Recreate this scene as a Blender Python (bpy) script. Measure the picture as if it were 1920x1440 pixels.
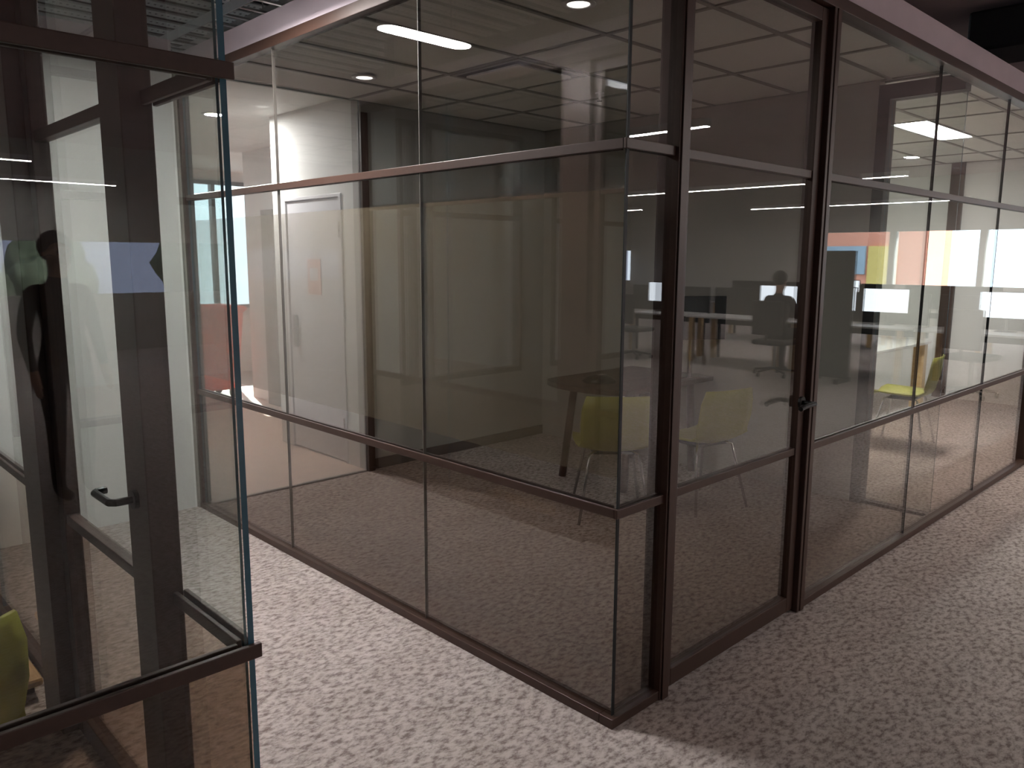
import bpy, bmesh, math, random
from mathutils import Matrix, Vector
random.seed(7)
for o in list(bpy.data.objects): bpy.data.objects.remove(o)
S = bpy.context.scene
COL = S.collection

# ------------------------------------------------------------------ camera
cam = bpy.data.cameras.new('camera'); camo = bpy.data.objects.new('camera', cam); COL.objects.link(camo)
yaw, pitch, roll = 0.800522, -0.157151, 0.004455
fw = Vector((math.cos(yaw)*math.cos(pitch), math.sin(yaw)*math.cos(pitch), math.sin(pitch)))
r0 = Vector((math.sin(yaw), -math.cos(yaw), 0)); u0 = r0.cross(fw)
rt = r0*math.cos(roll) + u0*math.sin(roll); up = -r0*math.sin(roll) + u0*math.cos(roll)
M = Matrix((rt, up, -fw)).transposed().to_4x4(); M.translation = (-2.01315, -1.57363, 1.6)
camo.matrix_world = M
cam.sensor_width = 36; cam.lens = 1483.19/1920*36; cam.clip_start = 0.05; cam.clip_end = 200
S.camera = camo

# ------------------------------------------------------------------ world, exposure
W = bpy.data.worlds.new('world'); S.world = W; W.use_nodes = True
wn = W.node_tree.nodes; wn['Background'].inputs[0].default_value = (0.80, 0.90, 1.0, 1); wn['Background'].inputs[1].default_value = 3.0
S.view_settings.view_transform = 'Standard'; S.view_settings.look = 'None'; S.view_settings.gamma = 1
S.view_settings.use_curve_mapping = False
S.view_settings.exposure = 0.8
S.cycles.transparent_max_bounces = 40
S.cycles.max_bounces = 10
S.cycles.caustics_reflective = False; S.cycles.caustics_refractive = False
sun = bpy.data.lights.new('sun_offscreen', 'SUN'); sun.energy = 16.0; sun.angle = 0.01; sun.color = (1, .96, .9)
suno = bpy.data.objects.new('sun_offscreen', sun); COL.objects.link(suno)
suno.rotation_euler = Vector((-0.25, -0.8, -0.62)).to_track_quat('-Z', 'Y').to_euler()

# light strengths (emission of the lamps the place has)
E_LINEAR, E_CORRIDOR, E_DOWN, E_PANEL = 80.0, 200.0, 900.0, 75.0

# ------------------------------------------------------------------ materials
def srgb(r, g, b):
    f = lambda c: (c/12.92 if c <= .04045 else ((c+.055)/1.055)**2.4)
    return (f(r/255), f(g/255), f(b/255), 1)
MATS = {}
def principled(name, col, rough=.5, metal=0, spec=.5, noise=0.0, nscale=30, bump=0.0, emit=None, estr=0):
    m = bpy.data.materials.new(name); m.use_nodes = True; nt = m.node_tree; b = nt.nodes['Principled BSDF']
    b.inputs['Base Color'].default_value = col; b.inputs['Roughness'].default_value = rough
    b.inputs['Metallic'].default_value = metal; b.inputs['Specular IOR Level'].default_value = spec
    tc = nt.nodes.new('ShaderNodeTexCoord'); nz = nt.nodes.new('ShaderNodeTexNoise')
    nz.inputs['Scale'].default_value = nscale; nz.inputs['Detail'].default_value = 4
    nt.links.new(tc.outputs['Object'], nz.inputs['Vector'])
    rp = nt.nodes.new('ShaderNodeValToRGB'); k = noise
    rp.color_ramp.elements[0].color = tuple(c*(1-k) for c in col[:3])+(1,); rp.color_ramp.elements[0].position = .3
    rp.color_ramp.elements[1].color = tuple(min(1, c*(1+k)) for c in col[:3])+(1,); rp.color_ramp.elements[1].position = .7
    nt.links.new(nz.outputs['Fac'], rp.inputs['Fac']); nt.links.new(rp.outputs['Color'], b.inputs['Base Color'])
    if bump:
        bp = nt.nodes.new('ShaderNodeBump'); bp.inputs['Strength'].default_value = bump; bp.inputs['Distance'].default_value = .005
        nt.links.new(nz.outputs['Fac'], bp.inputs['Height']); nt.links.new(bp.outputs['Normal'], b.inputs['Normal'])
    if emit:
        b.inputs['Emission Color'].default_value = emit; b.inputs['Emission Strength'].default_value = estr
    MATS[name] = m; return m
def glass(name, tint, f0=.045, film=None, fac=0.0):
    """architectural pane: tinted transmission plus a Schlick reflection on each face"""
    m = bpy.data.materials.new(name); m.use_nodes = True; nt = m.node_tree; nt.nodes.clear(); N = nt.nodes.new; L = nt.links.new
    out = N('ShaderNodeOutputMaterial'); tr = N('ShaderNodeBsdfTransparent'); tr.inputs[0].default_value = tint
    gl = N('ShaderNodeBsdfGlossy'); gl.inputs['Roughness'].default_value = .0; gl.inputs['Color'].default_value = (.95, .97, 1, 1)
    ge = N('ShaderNodeNewGeometry'); dt = N('ShaderNodeVectorMath'); dt.operation = 'DOT_PRODUCT'
    L(ge.outputs['Incoming'], dt.inputs[0]); L(ge.outputs['Normal'], dt.inputs[1])
    ab = N('ShaderNodeMath'); ab.operation = 'ABSOLUTE'; L(dt.outputs['Value'], ab.inputs[0])
    om = N('ShaderNodeMath'); om.operation = 'SUBTRACT'; om.inputs[0].default_value = 1; L(ab.outputs[0], om.inputs[1]); om.use_clamp = True
    pw = N('ShaderNodeMath'); pw.operation = 'POWER'; L(om.outputs[0], pw.inputs[0]); pw.inputs[1].default_value = 5
    ma = N('ShaderNodeMath'); ma.operation = 'MULTIPLY_ADD'; L(pw.outputs[0], ma.inputs[0]); ma.inputs[1].default_value = 1-f0; ma.inputs[2].default_value = f0
    mx = N('ShaderNodeMixShader'); L(ma.outputs[0], mx.inputs[0]); L(gl.outputs[0], mx.inputs[2])
    if film:
        df = N('ShaderNodeBsdfDiffuse'); df.inputs[0].default_value = film
        tl = N('ShaderNodeBsdfTranslucent'); tl.inputs[0].default_value = film
        a2 = N('ShaderNodeMixShader'); a2.inputs[0].default_value = .4; L(df.outputs[0], a2.inputs[1]); L(tl.outputs[0], a2.inputs[2])
        m2 = N('ShaderNodeMixShader'); m2.inputs[0].default_value = fac; L(tr.outputs[0], m2.inputs[1]); L(a2.outputs[0], m2.inputs[2])
        L(m2.outputs[0], mx.inputs[1])
    else:
        L(tr.outputs[0], mx.inputs[1])
    L(mx.outputs[0], out.inputs[0]); MATS[name] = m; return m
def emitter(name, col, strength):
    m = bpy.data.materials.new(name); m.use_nodes = True; nt = m.node_tree; nt.nodes.clear()
    o = nt.nodes.new('ShaderNodeOutputMaterial'); e = nt.nodes.new('ShaderNodeEmission')
    e.inputs[0].default_value = col; e.inputs[1].default_value = strength; nt.links.new(e.outputs[0], o.inputs[0]); MATS[name] = m; return m

def carpet():
    m = bpy.data.materials.new('carpet'); m.use_nodes = True; nt = m.node_tree; N = nt.nodes.new; L = nt.links.new
    b = nt.nodes['Principled BSDF']; b.inputs['Roughness'].default_value = .95; b.inputs['Specular IOR Level'].default_value = .1
    tc = N('ShaderNodeTexCoord'); mp = N('ShaderNodeMapping'); mp.inputs['Rotation'].default_value = (0, 0, .75)
    mp.inputs['Scale'].default_value = (1.0, 1.7, 1); L(tc.outputs['Object'], mp.inputs[0])
    n1 = N('ShaderNodeTexNoise'); n1.inputs['Scale'].default_value = 27; n1.inputs['Detail'].default_value = 7; n1.inputs['Roughness'].default_value = .68
    n2 = N('ShaderNodeTexNoise'); n2.inputs['Scale'].default_value = 3.0; n2.inputs['Detail'].default_value = 3
    L(mp.outputs[0], n1.inputs['Vector']); L(mp.outputs[0], n2.inputs['Vector'])
    r1 = N('ShaderNodeValToRGB'); e = r1.color_ramp.elements
    e[0].position = .38; e[0].color = srgb(136, 124, 119); e[1].position = .58; e[1].color = srgb(202, 192, 188)
    mid = r1.color_ramp.elements.new(.50); mid.color = srgb(184, 173, 168)
    L(n1.outputs['Fac'], r1.inputs['Fac'])
    r2 = N('ShaderNodeValToRGB'); r2.color_ramp.elements[0].color = (.88, .87, .86, 1); r2.color_ramp.elements[0].position = .35
    r2.color_ramp.elements[1].position = .65
    L(n2.outputs['Fac'], r2.inputs['Fac'])
    mu = N('ShaderNodeMixRGB'); mu.blend_type = 'MULTIPLY'; mu.inputs[0].default_value = 1; L(r1.outputs[0], mu.inputs[1]); L(r2.outputs[0], mu.inputs[2])
    L(mu.outputs[0], b.inputs['Base Color'])
    bp = N('ShaderNodeBump'); bp.inputs['Strength'].default_value = .6; bp.inputs['Distance'].default_value = .006
    L(n1.outputs['Fac'], bp.inputs['Height']); L(bp.outputs['Normal'], b.inputs['Normal']); MATS['carpet'] = m
carpet()
def timber(name, c1, c2, sx=1.2, sy=14):
    m = bpy.data.materials.new(name); m.use_nodes = True; nt = m.node_tree; N = nt.nodes.new; L = nt.links.new
    b = nt.nodes['Principled BSDF']; b.inputs['Roughness'].default_value = .45
    tc = N('ShaderNodeTexCoord'); mp = N('ShaderNodeMapping'); mp.inputs['Scale'].default_value = (sx, sy, sx); L(tc.outputs['Object'], mp.inputs[0])
    n = N('ShaderNodeTexNoise'); n.inputs['Scale'].default_value = 3; n.inputs['Detail'].default_value = 6; L(mp.outputs[0], n.inputs['Vector'])
    r = N('ShaderNodeValToRGB'); r.color_ramp.elements[0].color = c1; r.color_ramp.elements[0].position = .35
    r.color_ramp.elements[1].color = c2; r.color_ramp.elements[1].position = .65
    L(n.outputs['Fac'], r.inputs['Fac']); L(r.outputs[0], b.inputs['Base Color']); MATS[name] = m
timber('lobby_floor', srgb(190, 168, 156), srgb(206, 186, 174))
timber('oak', srgb(196, 160, 112), srgb(214, 182, 136), 14, 2)
timber('dark_wood', srgb(58, 40, 32), srgb(78, 55, 44), 2, 12)
principled('bronze', srgb(70, 50, 42), .42, .15, .5, .06, 60)
principled('black_metal', srgb(22, 21, 22), .45, .3, .5, .05, 40)
principled('gasket', srgb(12, 13, 14), .6)
principled('glass_edge', srgb(62, 100, 116), .15, 0, .8, .1, 8)
principled('silicone', srgb(104, 98, 92), .5)
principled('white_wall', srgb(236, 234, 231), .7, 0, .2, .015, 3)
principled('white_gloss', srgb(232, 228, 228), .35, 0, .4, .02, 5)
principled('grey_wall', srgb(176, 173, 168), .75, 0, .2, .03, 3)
principled('fascia_grey', srgb(206, 192, 200), .6, 0, .3, .03, 6)
principled('door_paint', srgb(226, 223, 228), .45, 0, .4, .01, 4)
principled('jamb_grey', srgb(150, 146, 138), .6, 0, .3, .04, 8)
principled('sign_pink', srgb(226, 186, 178), .5, 0, .3, .1, 40)
principled('steel', srgb(176, 174, 172), .3, .9, .5, .05, 30)
principled('tile', srgb(228, 226, 220), .85, 0, .15, .05, 90, .25)
principled('tee', srgb(150, 149, 143), .5, 0, .3)
principled('vent_dark', srgb(30, 31, 30), .7)
principled('lime_shell', srgb(150, 144, 62), .5, 0, .4, .04, 6)
principled('chrome', srgb(190, 190, 190), .18, 1, .5)
principled('monitor_black', srgb(16, 16, 18), .35, 0, .5)
principled('charcoal_fabric', srgb(62, 62, 62), .9, 0, .1, .12, 80, .3)
principled('desk_white', srgb(214, 212, 208), .5, 0, .3, .02, 4)
principled('orange_plastic', srgb(240, 84, 34), .4, 0, .5, .03, 5)
principled('rubber', srgb(40, 40, 42), .8)
principled('dark_ceiling', srgb(160, 140, 140), .9, 0, .1, .1, 2)
principled('deck_white', srgb(228, 230, 228), .5, .2, .4, .02, 5)
principled('duct_black', srgb(22, 20, 22), .6, .2, .4, .1, 5)
principled('pot_green', srgb(62, 104, 52), .7, 0, .3, .3, 12)
principled('facade_orange', srgb(240, 160, 134), .8, 0, .2, .04, 1)  # outdoor haze painted into the facade colours by paling them
principled('facade_yellow', srgb(246, 214, 130), .8, 0, .2, .04, 1)
principled('facade_blue', srgb(160, 180, 196), .3, 0, .5, .1, 2)
principled('foliage', srgb(120, 132, 100), .9, 0, .1, .4, 3)
principled('asphalt', srgb(120, 120, 120), .9, 0, .1, .1, 3)
principled('car_red', srgb(180, 40, 44), .3, 0, .5)
principled('skin', srgb(190, 140, 115), .6, 0, .3)
principled('cloth_navy', srgb(44, 46, 56), .9, 0, .1, .1, 30)
principled('cloth_black', srgb(24, 24, 26), .9, 0, .1, .1, 30)
principled('hair_dark', srgb(28, 22, 20), .8)
emitter('lamp_linear', (1, .95, .9, 1), E_LINEAR)
emitter('lamp_corridor', (1, .97, .95, 1), E_CORRIDOR)
emitter('lamp_down', (1, .97, .97, 1), E_DOWN)
emitter('lamp_panel', (1, .98, .94, 1), E_PANEL)
emitter('screen_white', (.88, .94, 1, 1), 2.6)
glass('glass_clear', (.92, .94, .93, 1), .06)
glass('glass_room', (.83, .83, .82, 1), .085)
glass('glass_bronze', (.70, .65, .61, 1), .105)
glass('glass_dimmed', (.5, .5, .56, 1), .03)  # dark tint added to dim the view through the south windows
glass('glass_bronze_deep', (.76, .70, .64, 1), .06)
glass('glass_window', (.9, .95, .96, 1), .03)
glass('film', (.965, .955, .95, 1), .0, srgb(226, 210, 180), .21)
glass('film_pale', (.97, .98, .97, 1), .0, srgb(225, 228, 218), .18)

def perforated():
    m = bpy.data.materials.new('deck_perforated'); m.use_nodes = True; nt = m.node_tree; N = nt.nodes.new; L = nt.links.new
    b = nt.nodes['Principled BSDF']; b.inputs['Roughness'].default_value = .5
    tc = N('ShaderNodeTexCoord'); sp = N('ShaderNodeSeparateXYZ'); L(tc.outputs['Object'], sp.inputs[0])
    def wave(sock, per):
        a = N('ShaderNodeMath'); a.operation = 'MULTIPLY'; a.inputs[1].default_value = 2*math.pi/per; L(sock, a.inputs[0])
        s = N('ShaderNodeMath'); s.operation = 'SINE'; L(a.outputs[0], s.inputs[0]); return s.outputs[0]
    x = wave(sp.outputs[0], .04); ay = N('ShaderNodeMath'); ay.operation = 'ABSOLUTE'; L(sp.outputs[1], ay.inputs[0])
    ly = N('ShaderNodeMath'); ly.operation = 'LESS_THAN'; L(ay.outputs[0], ly.inputs[0]); ly.inputs[1].default_value = .012
    gx = N('ShaderNodeMath'); gx.operation = 'GREATER_THAN'; L(x, gx.inputs[0]); gx.inputs[1].default_value = .45
    mm = N('ShaderNodeMath'); mm.operation = 'MULTIPLY'; L(ly.outputs[0], mm.inputs[0]); L(gx.outputs[0], mm.inputs[1])
    mx = N('ShaderNodeMixRGB'); L(mm.outputs[0], mx.inputs[0]); mx.inputs[1].default_value = srgb(228, 230, 228); mx.inputs[2].default_value = srgb(96, 98, 98)
    L(mx.outputs[0], b.inputs['Base Color']); MATS['deck_perforated'] = m
perforated()

# ------------------------------------------------------------------ helpers
def thing(name, label=None, cat=None, loc=(0, 0, 0), rz=0, group=None, kind=None):
    o = bpy.data.objects.new(name, None); COL.objects.link(o); o.empty_display_size = .1
    o.location = loc; o.rotation_euler = (0, 0, rz); tag(o, label, cat, group, kind); return o
def tag(o, label=None, cat=None, group=None, kind=None):
    if label: o['label'] = label
    if cat: o['category'] = cat
    if group: o['group'] = group
    if kind: o['kind'] = kind
    return o
def bm_obj(name, bm, mats, parent=None, smooth=False, world=False, loc=None):
    """link a bmesh as one object; world=True: vertices are world coordinates, the parent is an unrotated Empty"""
    me = bpy.data.meshes.new(name)
    if world and parent is not None:
        off = Vector((0, 0, 0)); q = parent
        while q is not None: off += Vector(q.location); q = q.parent
        bmesh.ops.translate(bm, verts=bm.verts, vec=-off)
    bmesh.ops.recalc_face_normals(bm, faces=bm.faces)
    bm.to_mesh(me); bm.free()
    for m in (mats if isinstance(mats, (list, tuple)) else [mats]): me.materials.append(MATS[m])
    if smooth:
        for p in me.polygons: p.use_smooth = True
    o = bpy.data.objects.new(name, me); COL.objects.link(o)
    if parent is not None: o.parent = parent
    if loc: o.location = loc
    return o
def abox(bm, x0, x1, y0, y1, z0, z1, bev=0.0, mi=0):
    vs = [bm.verts.new((x, y, z)) for x in (x0, x1) for y in (y0, y1) for z in (z0, z1)]
    fs = [bm.faces.new([vs[i] for i in q]) for q in ((0, 1, 3, 2), (4, 6, 7, 5), (0, 4, 5, 1), (2, 3, 7, 6), (0, 2, 6, 4), (1, 5, 7, 3))]
    for f in fs: f.material_index = mi
    if bev:
        es = list({e for f in fs for e in f.edges})
        bmesh.ops.bevel(bm, geom=es, offset=bev, segments=2, affect='EDGES', profile=.5)
    return fs
def box(name, x0, x1, y0, y1, z0, z1, mat, parent=None, bev=0.0, world=True):
    bm = bmesh.new(); abox(bm, x0, x1, y0, y1, z0, z1, bev)
    return bm_obj(name, bm, mat, parent, world=world)
def pane(name, ax, a0, a1, t0, t1, z0, z1, mat, parent):
    """glass sheet; ax 'x' = runs along X with thickness t along Y. Cut edges carry the teal edge colour."""
    bm = bmesh.new()
    fs = abox(bm, a0, a1, t0, t1, z0, z1) if ax == 'x' else abox(bm, t0, t1, a0, a1, z0, z1)
    for f in fs:
        n = f.normal if f.normal.length else f.calc_center_median(); f.normal_update(); n = f.normal
        face_ax = 1 if ax == 'x' else 0
        f.material_index = 0 if abs(n[face_ax]) > .5 else 1
    return bm_obj(name, bm, [mat, 'glass_edge'], parent, world=True)
def acyl(bm, p0, p1, r0, r1=None, seg=14, mi=0):
    p0, p1 = Vector(p0), Vector(p1); r1 = r0 if r1 is None else r1
    d = (p1-p0).normalized(); a = d.orthogonal().normalized(); b = d.cross(a)
    A = [bm.verts.new(p0+(a*math.cos(t)+b*math.sin(t))*r0) for t in [2*math.pi*i/seg for i in range(seg)]]
    B = [bm.verts.new(p1+(a*math.cos(t)+b*math.sin(t))*r1) for t in [2*math.pi*i/seg for i in range(seg)]]
    fs = [bm.faces.new((A[i], A[(i+1) % seg], B[(i+1) % seg], B[i])) for i in range(seg)]
    fs += [bm.faces.new(A[::-1]), bm.faces.new(B)]
    for f in fs: f.material_index = mi
def atube(bm, pts, r, seg=8):
    pts = [Vector(p) for p in pts]; rings = []
    prev = None
    for i, p in enumerate(pts):
        d = (pts[min(i+1, len(pts)-1)]-pts[max(i-1, 0)]).normalized()
        a = (prev - d*prev.dot(d)).normalized() if prev is not None else d.orthogonal().normalized()
        prev = a; b = d.cross(a)
        rings.append([bm.verts.new(p+(a*math.cos(t)+b*math.sin(t))*r) for t in [2*math.pi*k/seg for k in range(seg)]])
    for A, B in zip(rings, rings[1:]):
        for k in range(seg): bm.faces.new((A[k], A[(k+1) % seg], B[(k+1) % seg], B[k]))
    bm.faces.new(rings[0][::-1]); bm.faces.new(rings[-1])
def alathe(bm, prof, c=(0, 0, 0), seg=24):
    rings = [[bm.verts.new((c[0]+r*math.cos(2*math.pi*k/seg), c[1]+r*math.sin(2*math.pi*k/seg), c[2]+z)) for k in range(seg)] for r, z in prof]
    for A, B in zip(rings, rings[1:]):
        for k in range(seg): bm.faces.new((A[k], A[(k+1) % seg], B[(k+1) % seg], B[k]))
    bm.faces.new(rings[0][::-1]); bm.faces.new(rings[-1])
def dup(root, loc, rz, label=None, group=None, parent=None):
    r = root.copy(); COL.objects.link(r)
    if parent is None: r.location = loc; r.rotation_euler = (0, 0, rz)
    else: r.parent = parent
    if label: r['label'] = label
    if group: r['group'] = group
    for ch in list(root.children): dup(ch, None, None, parent=r)
    return r

ZL, ZU, TH = .764, 1.954, .016          # transom centre heights, half height
ZT = 2.62                               # underside of the partition head
CE = 2.70                               # room ceiling
XL, YL = -1.298, -.041                  # outer corner of the second glazed room
DEP = 3.40                              # depth of both rooms (Y)

# ------------------------------------------------------------------ floors
fl = box('floor', -9, 17, -13, DEP, -.12, 0, 'carpet'); tag(fl, 'mottled light greige carpet covering office and corridor', 'floor', kind='structure')
fl2 = box('floor_lobby', -6, 6, DEP, 9.2, -.12, -.001, 'lobby_floor'); tag(fl2, 'pale timber floor in the bright lobby beyond the carpet', 'floor', kind='structure')

# ------------------------------------------------------------------ ceilings
cs = box('ceiling_slab', -9, 17, -13, 9.2, 3.42, 3.6, 'dark_ceiling'); tag(cs, 'dark exposed ceiling slab above the office and corridor', 'ceiling', kind='structure')

# metal deck strips above the corridor
dt = box('ceiling_gap_sheet', -2.2, 1.8, 0, 6, 3.25, 3.27, 'duct_black'); tag(dt, 'black sheet added above the white perforated ceiling strips to darken their gaps', 'ceiling', kind='structure')  # black sheet added so the gaps between the strips look shaded
dk = thing('ceiling_deck', 'white perforated metal ceiling strips above the glazed corridor', 'ceiling', (-.2, 2.5, 3.2), kind='structure')
bm = bmesh.new(); abox(bm, -1.9, 1.9, -.058, .058, 0, .006); abox(bm, -1.9, 1.9, -.058, -.052, .006, .012); abox(bm, -1.9, 1.9, .052, .058, .006, .012)
sl = bm_obj('ceiling_strip', bm, 'deck_perforated', dk); sl.location = (0, -2.4, 0)
for k in range(1, 29):
    c = sl.copy(); COL.objects.link(c); c.parent = dk; c.location = (0, -2.4+k*.2, 0)

# cable tray hung under the strips
ct = thing('cable_tray', 'galvanised perforated cable tray hung under the white metal ceiling strips', 'cable tray', (.32, 4.3, 3.02))
for sx in (-.1, .1): box('side_rail', sx-.003, sx+.003, -2.2, 2.2, 0, .06, 'steel', ct, world=False)
bm = bmesh.new(); abox(bm, -.1, .1, -.012, .012, 0, .012)
rg = bm_obj('rung', bm, 'steel', ct); rg.location = (0, -2.1, 0)
for k in range(1, 22):
    c = rg.copy(); COL.objects.link(c); c.parent = ct; c.location = (0, -2.1+k*.2, 0)
for y in (-1.2, 1.2):
    for x in (-.1, .1):
        bm = bmesh.new(); acyl(bm, (x, y, .05), (x, y, .40), .005, seg=8); bm_obj('hanger_rod', bm, 'steel', ct)

# ------------------------------------------------------------------ suspended ceilings of the rooms
def tiled_ceiling(name, label, xs, ys, skip=()):
    t = thing(name, label, 'ceiling', (xs[0], ys[0], CE), kind='structure')
    bm = bmesh.new()
    for x in xs: abox(bm, x-.012, x+.012, ys[0], ys[-1], CE-.004, CE+.03)
    for y in ys: abox(bm, xs[0], xs[-1], y-.012, y+.012, CE-.0045, CE+.03)
    bm_obj('ceiling_grid', bm, 'tee', t, world=True)
    for i in range(len(xs)-1):
        for j in range(len(ys)-1):
            if (i, j) in skip: continue
            box('ceiling_tile', xs[i]+.008, xs[i+1]-.008, ys[j]+.008, ys[j+1]-.008, CE+.004, CE+.02, 'tile', t)
    return t
tiled_ceiling('ceiling_room', 'grey mineral tile ceiling of the unlit glazed meeting room', [.02, 1.2, 1.8, 2.4, 3.2], [.02, .47, 1.08, 1.7, 2.3, 2.88, DEP])
tiled_ceiling('ceiling_room_2', 'mineral tile ceiling of the lit meeting room with the bright light panel', [3.28, 3.7, 4.3, 4.9, 6.1, 7.3, 8.1], [.02, .27, .82, 1.12, 1.7, 2.3, 2.88, DEP], skip=((3, 2),))
tiled_ceiling('ceiling_room_3', 'mineral tile ceiling of the glazed room beside the corridor', [-5.0, -4.4, -3.2, -2.0, XL-.03], [0, .6, 1.2, 1.8, 2.4, 3.0, DEP])
lc = box('ceiling_lobby', -6, 6, DEP+.12, 9.2, CE+.05, CE+.12, 'white_wall'); tag(lc, 'plain white plaster ceiling of the lobby', 'ceiling', kind='structure')

# ------------------------------------------------------------------ glazed partition, face along the corridor (X = 0)
GT = .013
def lower_mid_upper(ax, a0, a1, t0, parent, mids='glass_room', low='glass_bronze', ups='glass_room', z0=.03, z1=ZT+.01):
    pane('glass_pane', ax, a0, a1, t0, t0+GT, z0, ZL, low, parent)
    pane('glass_pane', ax, a0, a1, t0, t0+GT, ZL, ZU, mids, parent)
    pane('glass_pane', ax, a0, a1, t0, t0+GT, ZU, z1, ups, parent)
def bar(name, ax, a0, a1, t0, t1, z0, z1, mat, parent, bev=.002):
    return box(name, a0, a1, t0, t1, z0, z1, mat, parent, bev) if ax == 'x' else box(name, t0, t1, a0, a1, z0, z1, mat, parent, bev)

wl = thing('wall_left', 'glass partition with frosted film band and bronze rails along the corridor', 'glass partition', (0, 1.7, 0), kind='structure')
seams = [0.0, 1.04, 2.22, DEP-.06]
for a, b in zip(seams, seams[1:]): lower_mid_upper('y', a+.0006, b-.0006, 0, wl)
for s in seams[1:3]: box('silicone_joint', -.001, GT+.001, s-.0015, s+.0015, .03, ZT, 'silicone', wl)
for a, b in zip(seams, seams[1:]):
    o = box('film_band', GT+.001, GT+.002, a+.004, b-.004, .875, 1.82, 'film', wl); o['label'] = 'olive grey translucent privacy film'
bar('bottom_rail', 'y', .036, DEP, -.022, .035, 0, .036, 'bronze', wl)
bar('head_rail', 'y', .046, DEP, -.022, .035, ZT, ZT+.05, 'bronze', wl)
for z in (ZL, ZU):
    bar('transom', 'y', 0, DEP-.06, -.013, -.0005, z-TH, z+TH, 'bronze', wl)
    bar('transom', 'y', .03, DEP-.06, GT+.0025, GT+.014, z-TH, z+TH, 'bronze', wl)
bar('end_post', 'y', DEP-.06, DEP, -.02, .04, .036, ZT, 'bronze', wl)
fa = box('fascia', -.01, .03, -.01, DEP, ZT+.05, 2.79, 'fascia_grey', wl); fa['label'] = 'white fascia above the head rail'

# ------------------------------------------------------------------ glazed front (Y = 0) with the door
wf = thing('wall_front', 'glass front with bronze frame beside the meeting room door', 'glass partition', (2.6, 0, 0), kind='structure')
lower_mid_upper('x', GT+.002, .258, 0, wf)
fs_ = [1.36, 2.68, 3.94, 5.212]
for a, b in zip(fs_, fs_[1:]): lower_mid_upper('x', a+.0015, b-.0015, 0, wf, 'glass_clear', 'glass_bronze', 'glass_clear')
for s in fs_[1:3]: box('silicone_joint', s-.002, s+.002, -.0012, GT+.0012, .03, ZT, 'gasket', wf)
box('silicone_joint', .0, GT, -.003, .0, .036, ZT, 'gasket', wf)
bar('bottom_rail', 'x', -.022, .249, -.022, .035, 0, .036, 'bronze', wf)
bar('bottom_rail', 'x', 1.374, 5.2, -.022, .035, 0, .036, 'bronze', wf)
bar('head_rail', 'x', -.022, 8.1, -.03, .045, ZT, ZT+.05, 'bronze', wf)
for z in (ZL, ZU):
    for a, b in ((-.013, .249), (1.374, 5.2)):
        bar('transom', 'x', a, b, -.013, -.0005, z-TH, z+TH, 'bronze', wf)
        bar('transom', 'x', max(a, .03), b, GT+.0005, GT+.012, z-TH, z+TH, 'bronze', wf)
# jambs
bar('jamb_post', 'x', .249, .2955, -.026, .06, 0, ZT, 'bronze', wf, .002)
bar('jamb_cover', 'x', .258, .296, -.032, -.026, 0, ZT, 'bronze', wf, .0015)
bar('jamb_post', 'x', 1.312, 1.335, -.030, .06, 0, ZT, 'bronze', wf, .003)
bar('jamb_post', 'x', 1.337, 1.372, -.034, .06, 0, ZT, 'bronze', wf, .003)
bar('end_post', 'x', 5.2, 5.27, -.05, .07, 0, ZT, 'bronze', wf, .003)
bar('end_post', 'x', 5.272, 5.34, -.05, .07, 0, ZT, 'bronze', wf, .003)
lower_mid_upper('x', 5.345, 8.1, 0, wf, 'glass_clear', 'glass_bronze', 'glass_clear')
fb = box('fascia', -.01, 8.1, -.02, .03, ZT+.05, 2.80, 'fascia_grey', wf); fb['label'] = 'mauve grey fascia above the head rail'

# door of the meeting room
dr = thing('door_1', 'bronze framed glass door with black lever handle', 'door', (.8, -.02, 0), kind='structure')
d0, d1, y0, y1 = .299, 1.309, -.006, .040
bar('stile', 'x', d0, d0+.045, y0, y1, .012, ZT-.006, 'bronze', dr, .003)
bar('stile', 'x', d1-.055, d1, y0, y1, .012, ZT-.006, 'bronze', dr, .003)
bar('bottom_rail', 'x', d0+.045, d1-.055, y0, y1, .012, .082, 'bronze', dr, .003)
bar('top_rail', 'x', d0+.045, d1-.055, y0, y1, ZT-.06, ZT-.006, 'bronze', dr, .003)
for a, b, m in ((.08, ZL, 'glass_bronze'), (ZL, ZU, 'glass_room'), (ZU, ZT-.055, 'glass_room')):
    pane('glass_pane', 'x', d0+.043, d1-.053, .010, .022, a, b, m, dr)
for z in (ZL, ZU): bar('transom', 'x', d0+.045, d1-.055, y0+.006, y1-.006, z-TH, z+TH, 'bronze', dr, .002)
bm = bmesh.new(); acyl(bm, (1.268, -.006, .985), (1.268, -.018, .985), .026, seg=20); acyl(bm, (1.268, -.016, .985), (1.268, -.07, .985), .010)
atube(bm, [(1.275, -.068, .985), (1.23, -.07, .985), (1.17, -.07, .983), (1.145, -.068, .978)], .011, 10)
o = bm_obj('lever_handle', bm, 'black_metal', dr, world=True); o['label'] = 'black lever handle'

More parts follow.
